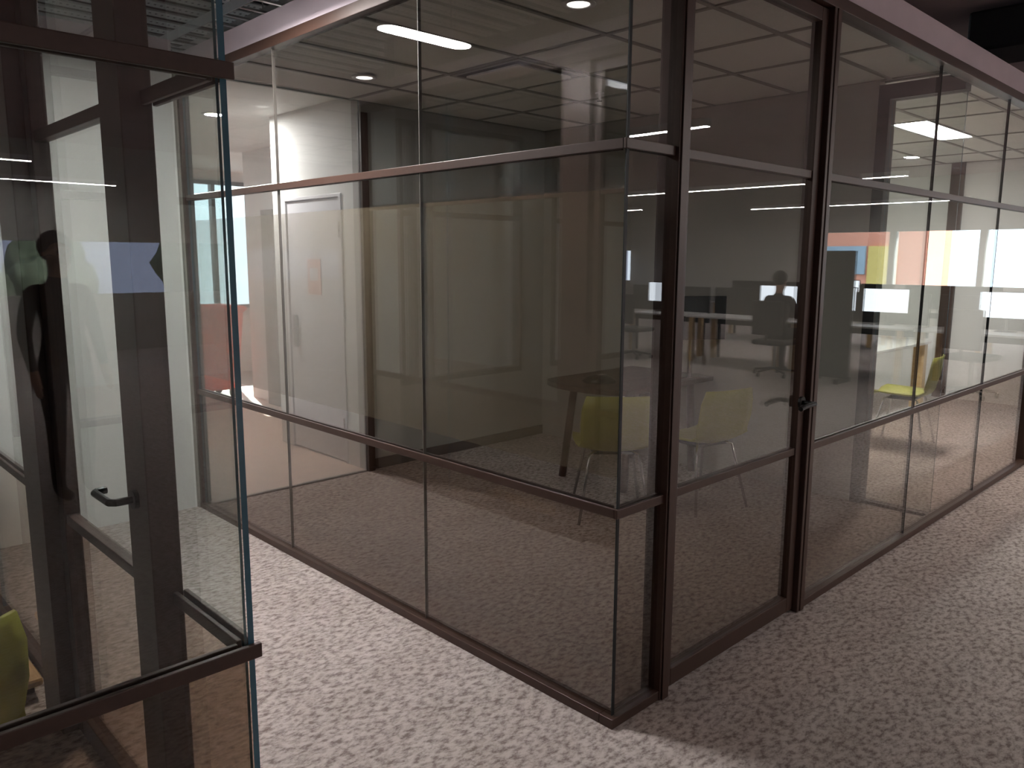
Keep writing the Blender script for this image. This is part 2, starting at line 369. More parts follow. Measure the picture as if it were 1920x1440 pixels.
# ------------------------------------------------------------------ meeting room solid walls
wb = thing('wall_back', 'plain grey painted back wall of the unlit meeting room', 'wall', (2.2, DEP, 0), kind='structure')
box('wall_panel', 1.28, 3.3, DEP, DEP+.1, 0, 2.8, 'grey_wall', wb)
bar('post', 'x', 1.26, 1.32, DEP-.05, DEP, 0, ZT, 'bronze', wb)
box('skirting', 1.32, 3.2, DEP-.012, DEP, 0, .08, 'bronze', wb)
wg = thing('wall_glazed_end', 'frameless clear glass end wall between meeting room and lobby', 'glass partition', (.65, DEP, 0), kind='structure')
pane('glass_pane', 'x', .04, 1.26, DEP-.03, DEP-.018, .012, CE, 'glass_clear', wg)
box('floor_channel', .04, 1.26, DEP-.035, DEP-.012, 0, .012, 'bronze', wg)
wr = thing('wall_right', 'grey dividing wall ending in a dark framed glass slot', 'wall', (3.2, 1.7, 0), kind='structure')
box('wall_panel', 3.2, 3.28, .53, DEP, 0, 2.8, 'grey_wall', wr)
box('slot_post', 3.19, 3.29, .46, .53, 0, ZT+.05, 'black_metal', wr)
box('slot_head', 3.19, 3.29, .04, .46, ZT-.04, ZT+.05, 'black_metal', wr)
pane('slot_pane', 'y', .04, .46, 3.235, 3.247, .02, ZT-.04, 'glass_clear', wr)
box('slot_sill', 3.21, 3.27, .04, .46, 0, .02, 'black_metal', wr)
w2 = thing('wall_end', 'bright white end wall of the lit meeting room', 'wall', (8.1, 1.7, 0), kind='structure')
box('wall_panel', 8.1, 8.2, 0, DEP+.1, 0, 3.42, 'white_wall', w2)
box('bronze_post', 8.06, 8.1, 1.48, 1.62, 0, CE, 'bronze', w2)
w3 = box('wall_back_2', 3.28, 8.1, DEP, DEP+.1, 0, 2.8, 'white_wall'); tag(w3, 'white back wall of the lit meeting room', 'wall', kind='structure')

# ------------------------------------------------------------------ corridor end wall and lobby
we = thing('wall_corridor_end', 'bright white wall closing the corridor between the two glazed rooms', 'wall', (-.65, DEP, 0), kind='structure')
box('wall_panel', XL-.3, -.03, DEP, DEP+.12, 0, 2.72, 'white_wall', we)
box('wall_cap', XL-.3, -.03, DEP-.01, DEP+.14, 2.72, 2.80, 'fascia_grey', we)
box('wall_upstand', XL-.3, -.03, DEP-.01, DEP+.005, 2.80, 2.87, 'fascia_grey', we)
box('corner_post', -.03, 0, DEP-.03, DEP+.12, 0, 2.72, 'jamb_grey', we)
ws = thing('wall_lobby', 'white lobby wall around the white service door', 'wall', (1.26, 4.2, 0), kind='structure')
DY0, DY1, DZ = 3.66, 4.53, 2.08
bm = bmesh.new(); abox(bm, 1.28, 1.36, DEP+.1, DY0, 0, CE+.05); abox(bm, 1.28, 1.36, DY1, 4.72, 0, CE+.05); abox(bm, 1.28, 1.36, DY0, DY1, DZ, CE+.05)
abox(bm, 1.36, 2.2, 4.64, 4.72, 0, CE+.05)
bm_obj('wall_panel', bm, 'white_wall', ws, world=True)
w4 = thing('wall_lobby_2', 'white lobby wall set back behind the service door with grey jamb', 'wall', (2.2, 5.9, 0), kind='structure')
box('wall_panel', 2.14, 2.22, 4.72, 7.02, 0, CE+.05, 'white_wall', w4)
box('grey_jamb', 2.06, 2.14, 6.25, 6.5, 0, 2.1, 'jamb_grey', w4, .004)
d2 = thing('door_2', 'white service door with pink notice in the lobby', 'door', (1.28, 4.1, 0), kind='structure')
box('door_leaf', 1.285, 1.33, DY0+.035, DY1-.035, .012, DZ-.03, 'door_paint', d2, .003)
for a, b in ((DY0, DY0+.03), (DY1-.03, DY1)): box('door_frame', 1.272, 1.36, a, b, 0, DZ, 'door_paint', d2, .003)
box('door_frame', 1.272, 1.36, DY0+.03, DY1-.03, DZ-.026, DZ, 'door_paint', d2, .003)
o = box('pull_handle', 1.255, 1.285, 4.375, 4.41, .87, 1.13, 'steel', d2, .004); o['label'] = 'brushed steel flush pull'
bm = bmesh.new(); acyl(bm, (1.285, 4.455, .99), (1.272, 4.455, .99), .016, seg=14); bm_obj('lock_cylinder', bm, 'steel', d2, world=True)
for z in (1.81, .3): box('hinge', 1.268, 1.286, 3.688, 3.702, z-.06, z+.06, 'steel', d2)
sg = box('door_sign', 1.279, 1.285, 3.99, 4.19, 1.31, 1.59, 'sign_pink', d2, .001); sg['label'] = 'pale pink notice'
box('notice_panel', 1.2785, 1.279, 4.03, 4.15, 1.42, 1.52, 'door_paint', d2)
# lobby outer wall with a tall window
wz = thing('wall_lobby_window', 'white lobby outer wall with tall window', 'wall', (2, 9.1, 0), kind='structure')
bm = bmesh.new(); abox(bm, -6, .8, 9.08, 9.2, 0, CE+.12); abox(bm, 4.6, 6, 9.08, 9.2, 0, CE+.12); abox(bm, .8, 4.6, 9.08, 9.2, 0, .9); abox(bm, .8, 4.6, 9.08, 9.2, 2.62, CE+.12)
bm_obj('wall_panel', bm, 'white_wall', wz, world=True)
wd = thing('window_1', 'tall lobby window with dark mullions', 'window', (2.7, 9.1, .9), kind='structure')
for x in (.8, 1.74, 2.66, 3.6, 4.55): box('mullion', x, x+.05, 9.06, 9.16, .9, 2.62, 'black_metal', wd)
for z in (.9, 2.57): box('window_rail', .85, 4.55, 9.06, 9.16, z, z+.05, 'black_metal', wd)
for x in (.85, 1.79, 2.71, 3.65): pane('window_pane', 'x', x, x+.89, 9.105, 9.117, .95, 2.57, 'glass_window', wd)
for n, a in (('wall_lobby_west', (-6.1, -6, DEP+.1, 9.2)), ('wall_lobby_east', (6, 6.1, DEP+.1, 9.2))):
    o = box(n, a[0], a[1], a[2], a[3], 0, 3.42, 'white_wall'); tag(o, 'plain white side wall of the lobby '+('beside the far corner' if 'west' in n else 'beyond the orange bin'), 'wall', kind='structure')

# orange wheelie bin
bn = thing('wheelie_bin', 'orange plastic bin on wheels standing in the bright lobby', 'bin', (1.72, 7.35, 0))
bm = bmesh.new()
def ring(w, d, z): return [bm.verts.new((sx*w/2, sy*d/2, z)) for sx, sy in ((-1, -1), (1, -1), (1, 1), (-1, 1))]
R_ = [ring(.56, .46, .10), ring(.58, .48, .14), ring(.72, .62, 1.0), ring(.78, .68, 1.0), ring(.78, .68, 1.055), ring(.70, .60, 1.055), ring(.54, .44, .14)]
for A, B in zip(R_, R_[1:]):
    for k in range(4): bm.faces.new((A[k], A[(k+1) % 4], B[(k+1) % 4], B[k]))
bm.faces.new(R_[0][::-1]); bm.faces.new(R_[-1])
bmesh.ops.bevel(bm, geom=bm.edges[:], offset=.012, segments=2, affect='EDGES')
bm_obj('bin_body', bm, 'orange_plastic', bn)
for sx in (-1, 1):
    for sy in (-1, 1):
        bm = bmesh.new(); acyl(bm, (sx*.24-.02, sy*.2, .06), (sx*.24+.02, sy*.2, .06), .06, seg=18); w = bm_obj('wheel', bm, 'rubber', bn)
        bm = bmesh.new(); abox(bm, sx*.24-.03, sx*.24+.03, sy*.2-.02, sy*.2+.02, .085, .125); bm_obj('caster_fork', bm, 'steel', bn)

# ------------------------------------------------------------------ second glazed room (left foreground)
w5 = thing('wall_corner_front', 'glass front of the corner room with brown horizontal bars and teal cut edge', 'glass partition', (-3, YL, 0), kind='structure')
XW = -5.0
for a, b in ((XW, -3.9), (-3.9, -2.6), (-2.6, XL-.0145)): lower_mid_upper('x', a+.0015, b-.0015, YL, w5, 'glass_clear', 'glass_bronze_deep', 'glass_clear')
bar('bottom_rail', 'x', XW, XL+.01, YL-.02, YL+.034, 0, .036, 'bronze', w5)
bar('head_rail', 'x', XW, XL+.01, YL-.02, YL+.034, ZT, ZT+.05, 'bronze', w5)
for z in (ZL, ZU):
    bar('transom', 'x', XW, XL+.012, YL-.013, YL-.0005, z-TH, z+TH, 'bronze', w5)
    bar('transom', 'x', XW, XL-.03, YL+GT+.0005, YL+GT+.012, z-TH, z+TH, 'bronze', w5)
box('fascia', XW, XL+.01, YL, YL+.04, ZT+.05, 2.8, 'fascia_grey', w5)
w6 = thing('wall_corner_side', 'glass side of the corner room facing the corridor beside its door', 'glass partition', (XL, 1.7, 0), kind='structure')
lower_mid_upper('y', YL, .35, XL-GT, w6, 'glass_clear', 'glass_bronze_deep', 'glass_clear')
for a, b in ((1.44, 2.45), (2.45, DEP-.04)): lower_mid_upper('y', a+.0015, b-.0015, XL-GT, w6, 'glass_clear', 'glass_bronze_deep', 'glass_clear')
for a, b in ((YL+.03, .34), (1.45, DEP-.05)):
    bar('bottom_rail', 'y', a, b, XL-.035, XL+.022, 0, .036, 'bronze', w6)
    for z in (ZL, ZU):
        bar('transom', 'y', a, b, XL+.0005, XL+.012, z-TH, z+TH, 'bronze', w6)
        bar('transom', 'y', a, b, XL-GT-.012, XL-GT-.0005, z-TH, z+TH, 'bronze', w6)
bar('head_rail', 'y', YL+.03, DEP, XL-.045, XL+.03, ZT, ZT+.05, 'bronze', w6)
bar('jamb_post', 'y', .34, .398, XL-.07, XL+.001, 0, ZT, 'bronze', w6, .003)
bar('jamb_post', 'y', 1.244, 1.45, XL-.09, XL+.02, 0, ZT, 'bronze', w6, .003)
bar('end_post', 'y', DEP-.05, DEP, XL-.05, XL+.03, 0, ZT, 'bronze', w6, .003)
box('fascia', XL-.03, XL+.01, YL, DEP, ZT+.05, 2.8, 'fascia_grey', w6)
d3 = thing('door_3', 'dark framed glass door of the corner room with bent black handle', 'door', (XL, .92, 0), kind='structure')
e0, e1, x0, x1 = .402, 1.24, XL-.045, XL+.001
bar('stile', 'y', e0, e0+.16, x0, x1, .012, ZT-.006, 'bronze', d3, .003)
bar('stile', 'y', e1-.06, e1, x0, x1, .012, ZT-.006, 'bronze', d3, .003)
bar('bottom_rail', 'y', e0+.16, e1-.06, x0, x1, .012, .082, 'bronze', d3, .003)
bar('top_rail', 'y', e0+.16, e1-.06, x0, x1, ZT-.06, ZT-.006, 'bronze', d3, .003)
for a, b, m in ((.08, ZL, 'glass_bronze_deep'), (ZL, ZU, 'glass_clear'), (ZU, ZT-.055, 'glass_clear')):
    pane('glass_pane', 'y', e0+.158, e1-.058, XL-.025, XL-.013, a, b, m, d3)
for z in (ZL, ZU): bar('transom', 'y', e0+.16, e1-.06, x0+.006, x1-.006, z-TH, z+TH, 'bronze', d3, .002)
bm = bmesh.new(); hy = e0+.09
acyl(bm, (x0, hy, .99), (x0-.012, hy, .99), .025, seg=20)
atube(bm, [(x0, hy, .99), (x0-.05, hy, .99), (x0-.062, hy+.012, .99), (x0-.062, hy+.125, .99), (x0-.055, hy+.135, .99), (x0-.03, hy+.137, .99)], .010, 10)
o = bm_obj('lever_handle', bm, 'black_metal', d3, world=True); o['label'] = 'black lever handle'
# outer walls of the corner room, with windows seen in the reflections
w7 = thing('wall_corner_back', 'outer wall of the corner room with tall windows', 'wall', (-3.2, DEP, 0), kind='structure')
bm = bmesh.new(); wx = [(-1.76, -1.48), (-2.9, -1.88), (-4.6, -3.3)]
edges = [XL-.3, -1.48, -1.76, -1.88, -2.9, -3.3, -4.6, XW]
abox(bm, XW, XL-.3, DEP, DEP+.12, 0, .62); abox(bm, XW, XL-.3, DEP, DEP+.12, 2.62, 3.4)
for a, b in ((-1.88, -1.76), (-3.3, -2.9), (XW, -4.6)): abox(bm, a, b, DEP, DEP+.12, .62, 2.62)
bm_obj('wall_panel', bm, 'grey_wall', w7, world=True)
for i, (a, b) in enumerate(((-1.76, -1.598), (-2.9, -1.88), (-4.6, -3.3))):
    wi = thing('window_%d' % (i+2), ['narrow', 'tall', 'wide'][i]+' window with bronze frame in the corner room outer wall', 'window', ((a+b)/2, DEP, .62), kind='structure')
    for z in (.62, 1.92, 2.58): box('window_rail', a, b, DEP-.03, DEP+.05, z, z+.04, 'bronze', wi)
    for x in (a, b-.035): box('mullion', x, x+.035, DEP-.03, DEP+.05, .66, 2.58, 'bronze', wi)
    pane('window_pane', 'x', a+.035, b-.035, DEP+.01, DEP+.022, .66, 2.58, 'glass_window', wi)
w8 = box('wall_corner_west', XW-.1, XW, YL, DEP+.12, 0, 3.42, 'grey_wall'); tag(w8, 'plain grey far wall of the corner room', 'wall', kind='structure')

# ------------------------------------------------------------------ open office shell (behind the camera, seen in the reflections)
def ribbon_wall(name, label, ax, pos, a0, a1, z0, z1, n, wname, wlabel):
    t = thing(name, label, 'wall', ((pos, (a0+a1)/2, 0) if ax == 'y' else ((a0+a1)/2, pos, 0)), kind='structure')
    bm = bmesh.new()
    def bb(p, q, c, d):
        if ax == 'y': abox(bm, pos, pos+.15, p, q, c, d)
        else: abox(bm, p, q, pos-.15, pos, c, d)
    bb(a0, a1, 0, z0); bb(a0, a1, z1, 3.42)
    bm_obj('wall_panel', bm, 'grey_wall', t, world=True)
    step = (a1-a0)/n
    for i in range(n):
        p = a0+i*step; q = p+step
        w = thing('%s_%d' % (wname, i+1), wlabel % (['first', 'second', 'third', 'fourth', 'fifth', 'sixth', 'seventh', 'eighth'][i]), 'window', ((pos, (p+q)/2, z0) if ax == 'y' else ((p+q)/2, pos, z0)), kind='structure')
        if ax == 'y':
            box('window_pane', pos+.05, pos+.06, p+.07, q-.07, z0, z1, 'glass_window', w); box('mullion', pos-.02, pos+.15, p-.07, p+.07, z0, z1, 'grey_wall', w)
        else:
            box('window_pane', p+.07, q-.07, pos-.06, pos-.05, z0, z1, 'glass_dimmed', w); box('mullion', p-.07, p+.07, pos-.15, pos+.02, z0, z1, 'grey_wall', w)
ribbon_wall('wall_office_east', 'office outer wall with ribbon windows looking at an orange building', 'y', 17, -7.4, .0, 1.05, 2.25, 4, 'window_east', '%s east ribbon window of the office counted from the corner column')
ribbon_wall('wall_office_south', 'office outer wall with ribbon windows looking at trees', 'x', -13, -9, 17, .98, 1.85, 8, 'window_south', '%s south ribbon window of the office counted from the west wall')
o = box('wall_office_west', -9.15, -9, -13, 9.2, 0, 3.42, 'grey_wall'); tag(o, 'plain grey west wall of the open office', 'wall', kind='structure')
o = box('wall_office_north', 8.2, 17, 0, .1, 0, 3.42, 'grey_wall'); tag(o, 'grey wall of the open office past the meeting rooms', 'wall', kind='structure')

# ------------------------------------------------------------------ lamps
def linear_lamp(place, x, y, L, label, rz=0):
    t = thing('linear_pendant_%s_offscreen' % place, label, 'lamp', (x, y, 2.7), rz, 'linear pendant lamps')
    h = L/2
    box('housing', -.035, .035, -h, h, .004, .07, 'white_gloss', t, .002, world=False)
    box('%s_diffuser_offscreen' % place, -.03, .03, -h+.01, h-.01, 0, .004, 'lamp_linear', t, world=False)
    for s in (-1, 1):
        bm = bmesh.new(); acyl(bm, (0, s*h*.8, .07), (0, s*h*.8, .72), .002, seg=6); bm_obj('suspension_wire', bm, 'steel', t)
for n, x, y, L, l, r in (('walkway', 3.95, -4.8, 5.2, 'linear pendant lamp over the walkway by the glass front', 0), ('desk_row', 9.4, -5.8, 3.6, 'long linear pendant lamp over the first desk row', 0),
                   ('row_end', 9.2, -2.8, .6, 'stub linear pendant lamp at the walkway end of the first desk row', 0), ('window_row', 14.3, -5.4, 4.4, 'long linear pendant lamp nearest the east windows', 0),
                   ('aisle', -.9, -9.3, 3.0, 'linear pendant lamp running across the aisle behind the visitors', math.pi/2),
                   ('south_window', 1.6, -12.0, 1.6, 'short linear pendant lamp running along the south windows', math.pi/2),
                   ('far_corner', 12.8, -10.85, 2.7, 'linear pendant lamp in the southeast corner', 0)):
    linear_lamp(n, x, y, L, l, r)
def downlight(x, y, z, label, mat='lamp_down', r=.055):
    t = thing('downlight', label, 'lamp', (x, y, z), group='recessed downlights')
    bm = bmesh.new(); alathe(bm, [(r, .002), (r+.022, -.002), (r+.022, -.006), (r, -.008), (r-.006, -.004), (r-.006, .002)]); bm_obj('trim_ring', bm, 'white_gloss', t, True)
    bm = bmesh.new(); acyl(bm, (0, 0, -.005), (0, 0, -.001), r-.007, seg=24); bm_obj('lamp_lens', bm, mat, t)
    return t
emitter('lens_dim', (1, .96, .9, 1), 3.0)
downlight(.73, .85, CE-.004, 'round white downlight in the meeting room ceiling near its glass front', 'lens_dim')
downlight(.87, 2.71, CE-.004, 'round white downlight in the meeting room ceiling near its glass end wall', 'lens_dim')
downlight(.89, 4.9, CE+.046, 'lit round downlight in the lobby ceiling outside the service door', 'lamp_down', .075)
cp = thing('corridor_pendant_offscreen', 'oblong pendant lamp with rounded ends hung across the corridor', 'lamp', (-.6, 1.77, 2.7))
def capsule(name, z0, z1, r, mat):
    bm = bmesh.new(); pts = [(.21+r*math.cos(a), r*math.sin(a)) for a in [math.pi*(k/8-.5) for k in range(9)]]; pts += [(-x, -y) for x, y in pts]
    A = [bm.verts.new((x, y, z0)) for x, y in pts]; B = [bm.verts.new((x, y, z1)) for x, y in pts]; n = len(pts)
    bm.faces.new(A[::-1]); bm.faces.new(B)
    for k in range(n): bm.faces.new((A[k], A[(k+1) % n], B[(k+1) % n], B[k]))
    bm_obj(name, bm, mat, cp)
capsule('housing', .004, .05, .065, 'white_gloss'); capsule('corridor_diffuser_offscreen', 0, .004, .058, 'lamp_corridor')
for x in (-.18, .18):
    bm = bmesh.new(); acyl(bm, (x, 0, .05), (x, 0, .50), .003, seg=6); bm_obj('suspension_wire', bm, 'steel', cp)
lp = thing('light_panel', 'bright rectangular light panel in the lit meeting room ceiling', 'lamp', (5.5, .97, CE))
box('panel_frame', 4.912, 6.088, .832, 1.108, CE+.003, CE+.02, 'white_gloss', lp); box('diffuser', 4.93, 6.07, .85, 1.09, CE-.003, CE+.003, 'lamp_panel', lp)

# air diffuser and sprinkler
ad = thing('air_diffuser', 'square ceiling air diffuser with dark slot in the meeting room', 'air vent', (1.5, 2.0, CE))
box('slot', -.27, .27, -.27, .27, -.008, .0, 'vent_dark', ad, world=False)
box('face_plate', -.225, .225, -.225, .225, -.022, -.010, 'tile', ad, .003, world=False)
bm = bmesh.new()
for a in ((-.295, .295, -.295, -.27), (-.295, .295, .27, .295), (-.295, -.27, -.27, .27), (.27, .295, -.27, .27)): abox(bm, *a, -.012, -.003)
bm_obj('outer_frame', bm, 'tee', ad)
sp = thing('sprinkler', 'small sprinkler head hanging from the meeting room ceiling', 'sprinkler', (2.26, 2.0, CE))
bm = bmesh.new(); alathe(bm, [(.03, -.001), (.03, -.006), (.01, -.008), (.008, -.04), (.004, -.045)]); bm_obj('sprinkler_body', bm, 'steel', sp, True)
bm = bmesh.new(); acyl(bm, (0, 0, -.055), (0, 0, -.052), .018, seg=14); acyl(bm, (0, 0, -.055), (0, 0, -.04), .003, seg=8); bm_obj('deflector', bm, 'vent_dark', sp)

# black duct under the slab
du = thing('air_duct', 'black air duct hung under the dark slab above the fascia', 'duct', (4.9, -.2, 3.1))
bm = bmesh.new(); abox(bm, 4.6, 5.2, -.9, .5, 3.1, 3.38, .02); bm_obj('duct_body', bm, 'duct_black', du, world=True)
for y in (-.75, -.1): box('duct_flange', 4.57, 5.23, y-.02, y+.02, 3.07, 3.41, 'duct_black', du)

# ------------------------------------------------------------------ furniture builders
def make_shell_chair(label, shell='lime_shell'):
    """moulded shell on four splayed steel legs; faces +Y"""
    t = thing('shell_chair', label, 'chair')
    prof = [(.24, .43), (.20, .452), (.10, .448), (-.05, .440), (-.15, .445), (-.20, .475), (-.225, .53), (-.249, .62), (-.262, .72), (-.275, .80)]
    wid = [.20, .225, .235, .23, .22, .215, .215, .22, .215, .19]
    bm = bmesh.new(); rows = []
    for off in (0, .012):
        rr = []
        for i, (y, z) in enumerate(prof):
            a = prof[max(i-1, 0)]; b = prof[min(i+1, len(prof)-1)]
            d = Vector((0, b[0]-a[0], b[1]-a[1])).normalized(); n = Vector((0, d.z, -d.y))
            row = []
            for k in range(7):
                u = k/3-1; cv = .03*u*u
                q = Vector((u*wid[i], y, z)) + n*(-cv if False else 0) + Vector((0, cv*(1 if i > 5 else 0), cv*(1 if i <= 5 else 0))) - n*off*-1
                row.append(bm.verts.new(q))
            rr.append(row)
        rows.append(rr)
    for rr in rows:
        for A, B in zip(rr, rr[1:]):
            for k in range(6): bm.faces.new((A[k], A[k+1], B[k+1], B[k]))
    A, B = rows
    loop0 = A[0] + [r[-1] for r in A[1:-1]] + A[-1][::-1] + [r[0] for r in A[-2:0:-1]]
    loop1 = B[0] + [r[-1] for r in B[1:-1]] + B[-1][::-1] + [r[0] for r in B[-2:0:-1]]
    n = len(loop0)
    for k in range(n): bm.faces.new((loop0[k], loop0[(k+1) % n], loop1[(k+1) % n], loop1[k]))
    bm_obj('shell', bm, shell, t, True)
    for sx in (-1, 1):
        for sy in (-1, 1):
            bm = bmesh.new(); atube(bm, [(sx*.10, sy*.08, .436), (sx*.15, sy*.13, .42), (sx*.22, sy*.22, 0.004)], .009); bm_obj('leg', bm, 'chrome', t, True)
    bm = bmesh.new(); abox(bm, -.13, .13, -.11, .11, .418, .432); bm_obj('seat_bracket', bm, 'black_metal', t)
    return t
ch = make_shell_chair('lime shell chair with its back to the glass door, at the dark table')
ch.location = (2.40, 1.20, 0); ch.rotation_euler = (0, 0, -.25)
GC = 'lime shell chairs'; ch['group'] = GC
dup(ch, (1.80, 1.46, 0), -.75, 'lime shell chair at the end of the dark table beside the film glass', GC)
dup(ch, (5.18, .92, 0), .12, 'lime shell chair at the white table in the lit meeting room', GC)
dup(ch, (-1.90, .60, 0), .35, 'lime shell chair inside the glazed corner room', GC)

# dark meeting table
tb = thing('meeting_table', 'dark wood meeting table with rounded end in the unlit room', 'table', (2.62, 1.98, 0))
bm = bmesh.new(); pts = []
for k in range(13):
    a = math.pi/2 + math.pi*k/12; pts.append((-.42+.20*math.cos(a)*.9 - 0, .38*math.sin(a)))
pts += [(.56, -.38), (.56, .38)]
lo = [bm.verts.new((x, y, .70)) for x, y in pts]; hi = [bm.verts.new((x, y, .735)) for x, y in pts]
bm.faces.new(lo[::-1]); bm.faces.new(hi)
for k in range(len(pts)): bm.faces.new((lo[k], lo[(k+1) % len(pts)], hi[(k+1) % len(pts)], hi[k]))
bm_obj('table_top', bm, 'dark_wood', tb)
for x, y, sx in ((-.3, -.25, -1), (-.3, .25, -1), (.45, -.25, 0), (.45, .25, 0)):
    bm = bmesh.new(); atube(bm, [(x, y, .70), (x+sx*.08, y*1.15, 0.002)], .028, 12); bm_obj('leg', bm, 'dark_wood', tb, True)

def make_monitor(label, face, w=.56, h=.34, glow=None, up=0):
    """screen faces -Y; base at origin"""
    t = thing('monitor', label, 'monitor')
    box('bezel', -w/2, w/2, -.012, .02, .16+up, .16+h+up, 'monitor_black', t, .004, world=False)
    box('display', -w/2+.012, w/2-.012, -.0145, -.0125, .175+up, .16+h-.012+up, glow or 'monitor_black', t, world=False)
    bm = bmesh.new(); acyl(bm, (0, .03, .012), (0, .03, .26+up), .018, seg=14); abox(bm, -.05, .05, .015, .035, .22+up, .32+up); bm_obj('stand', bm, 'chrome', t)
    bm = bmesh.new(); abox(bm, -.11, .11, -.07, .10, 0, .012, .003); bm_obj('foot', bm, 'chrome', t)
    return t
mn = make_monitor('black monitor on a chrome stand on the dark meeting table', None, .5, .32, None, .12); mn.location = (3.0, 1.68, .735); mn.rotation_euler = (0, 0, -.6)
kb = thing('conference_phone', 'low black conference phone lying on the dark meeting table', 'phone', (2.32, 2.0, .735))
bm = bmesh.new(); alathe(bm, [(.12, 0), (.125, .012), (.09, .035), (.05, .05)], seg=20); bm_obj('phone_body', bm, 'monitor_black', kb, True)
bm = bmesh.new(); abox(bm, -.03, .03, -.045, -.005, .051, .056); bm_obj('keypad', bm, 'steel', kb)

# white table with broad oak legs in the lit room
def panel_table(loc, rz, L, label):
    t = thing('oak_leg_table', label, 'table', loc, rz, 'white tables on broad oak legs')
    box('table_top', -L/2, L/2, -.375, .375, .70, .73, 'desk_white', t, .004, world=False)
    for s in (-1, 1):
        for q in (-.3, .3): box('leg', s*(L/2-.1)-.045, s*(L/2-.1)+.045, q-.06, q+.06, 0, .70, 'oak', t, .003, world=False)
    box('cross_beam', -L/2+.13, L/2-.13, -.02, .02, .60, .68, 'oak', t, world=False)
    return t
panel_table((6.45, 1.8, 0), 0, 1.7, 'white table on broad oak legs in the lit meeting room')
pt = thing('plant_pot', 'leafy green plant in a dark pot beside the dividing wall', 'plant', (3.75, 2.6, 0))
bm = bmesh.new(); alathe(bm, [(.12, 0), (.16, .3), (.165, .32), (.14, .31)]); bm_obj('pot', bm, 'charcoal_fabric', pt, True)
for k in range(26):
    a = k*2.4; r_ = .05+.16*random.random(); z = .4+.4*random.random(); bm = bmesh.new()
    c = Vector((r_*math.cos(a), r_*math.sin(a), z)); t_ = Vector((math.cos(a)*.12, math.sin(a)*.12, .05)); s_ = Vector((-math.sin(a)*.035, math.cos(a)*.035, 0))
    v = [bm.verts.new(p) for p in (Vector((0, 0, .3)), c+s_, c+t_, c-s_)]; bm.faces.new(v)
    w = [bm.verts.new(p+Vector((0, 0, -.003))) for p in (Vector((0, 0, .3)), c+s_, c+t_, c-s_)]; bm.faces.new(w[::-1])
    for q in range(4): bm.faces.new((v[q], w[q], w[(q+1) % 4], v[(q+1) % 4]))
    bm_obj('leaf', bm, 'pot_green', pt)

# ------------------------------------------------------------------ open office furniture (seen in the reflections)
def desk(loc, rz, label):
    t = thing('office_desk', label, 'desk', loc, rz, 'office desks')
    box('desk_top', -.8, .8, -.4, .4, .70, .725, 'desk_white', t, .003, world=False)
    for s in (-1, 1):
        for q in (-1, 1): box('leg', s*.72-.035, s*.72+.035, q*.33-.035, q*.33+.035, 0, .70, 'oak', t, world=False)
    u = thing('desk_divider', 'charcoal divider behind the '+label, 'divider', (loc[0]+.45, loc[1], 0), rz, 'office desk dividers')
    box('divider_panel', -.8, .8, -.012, .018, .55, 1.15, 'charcoal_fabric', u, .004, world=False)
    for q in (-.7, .7): box('support_post', q-.02, q+.02, -.01, .016, 0, .55, 'black_metal', u, world=False)
    return t
spots = [(9.1, -1.3), (9.1, -3.0), (9.1, -4.7), (9.1, -6.4), (13.2, -3.2), (13.2, -5.0), (13.2, -6.8)]
names = ['white desk at the walkway end of the first row', 'white desk with two screens in the first row', 'third white desk of the first row', 'last white desk of the first row',
         'white desk at the walkway end of the window row', 'middle white desk of the window row', 'last white desk of the window row']
for (x, y), n in zip(spots, names): desk((x, y, 0), -math.pi/2, n)
mo = make_monitor('glowing white monitor on the walkway end desk', None, .6, .34, 'screen_white'); mo.location = (9.2, -1.2, .725); mo.rotation_euler = (0, 0, -math.pi/2); mo['group'] = 'lit office monitors'
for (x, y, l) in ((9.2, -2.65, 'glowing white monitor on the second desk of the first row'), (9.2, -3.35, 'second glowing monitor on the two screen desk'),
                  (9.2, -4.2, 'glowing white monitor on the third desk of the first row'), (9.2, -6.3, 'glowing white monitor on the last desk of the first row'),
                  (13.3, -5.0, 'glowing white monitor on the window row')):
    dup(mo, (x, y, .725), -math.pi/2, l, 'lit office monitors')
pn = thing('acoustic_screen', 'tall charcoal acoustic screen standing by the first desk row', 'screen', (8.3, -3.0, 0))
box('screen_panel', -.03, .03, -.28, .28, .06, 1.72, 'charcoal_fabric', pn, .01, world=False)
for s in (-1, 1): box('foot', -.2, .2, s*.2-.03, s*.2+.03, 0, .06, 'black_metal', pn, .004, world=False)
lk = thing('locker_bank', 'dark locker cabinets standing against the office wall', 'cabinet', (9.2, -8.4, 0))
box('body', -.25, .25, -.9, .9, 0, 1.9, 'charcoal_fabric', lk, .003, world=False)
for k in range(3): box('cabinet_door', -.268, -.252, -.88+k*.6, -.32+k*.6, .06, 1.86, 'charcoal_fabric', lk, .003, world=False)

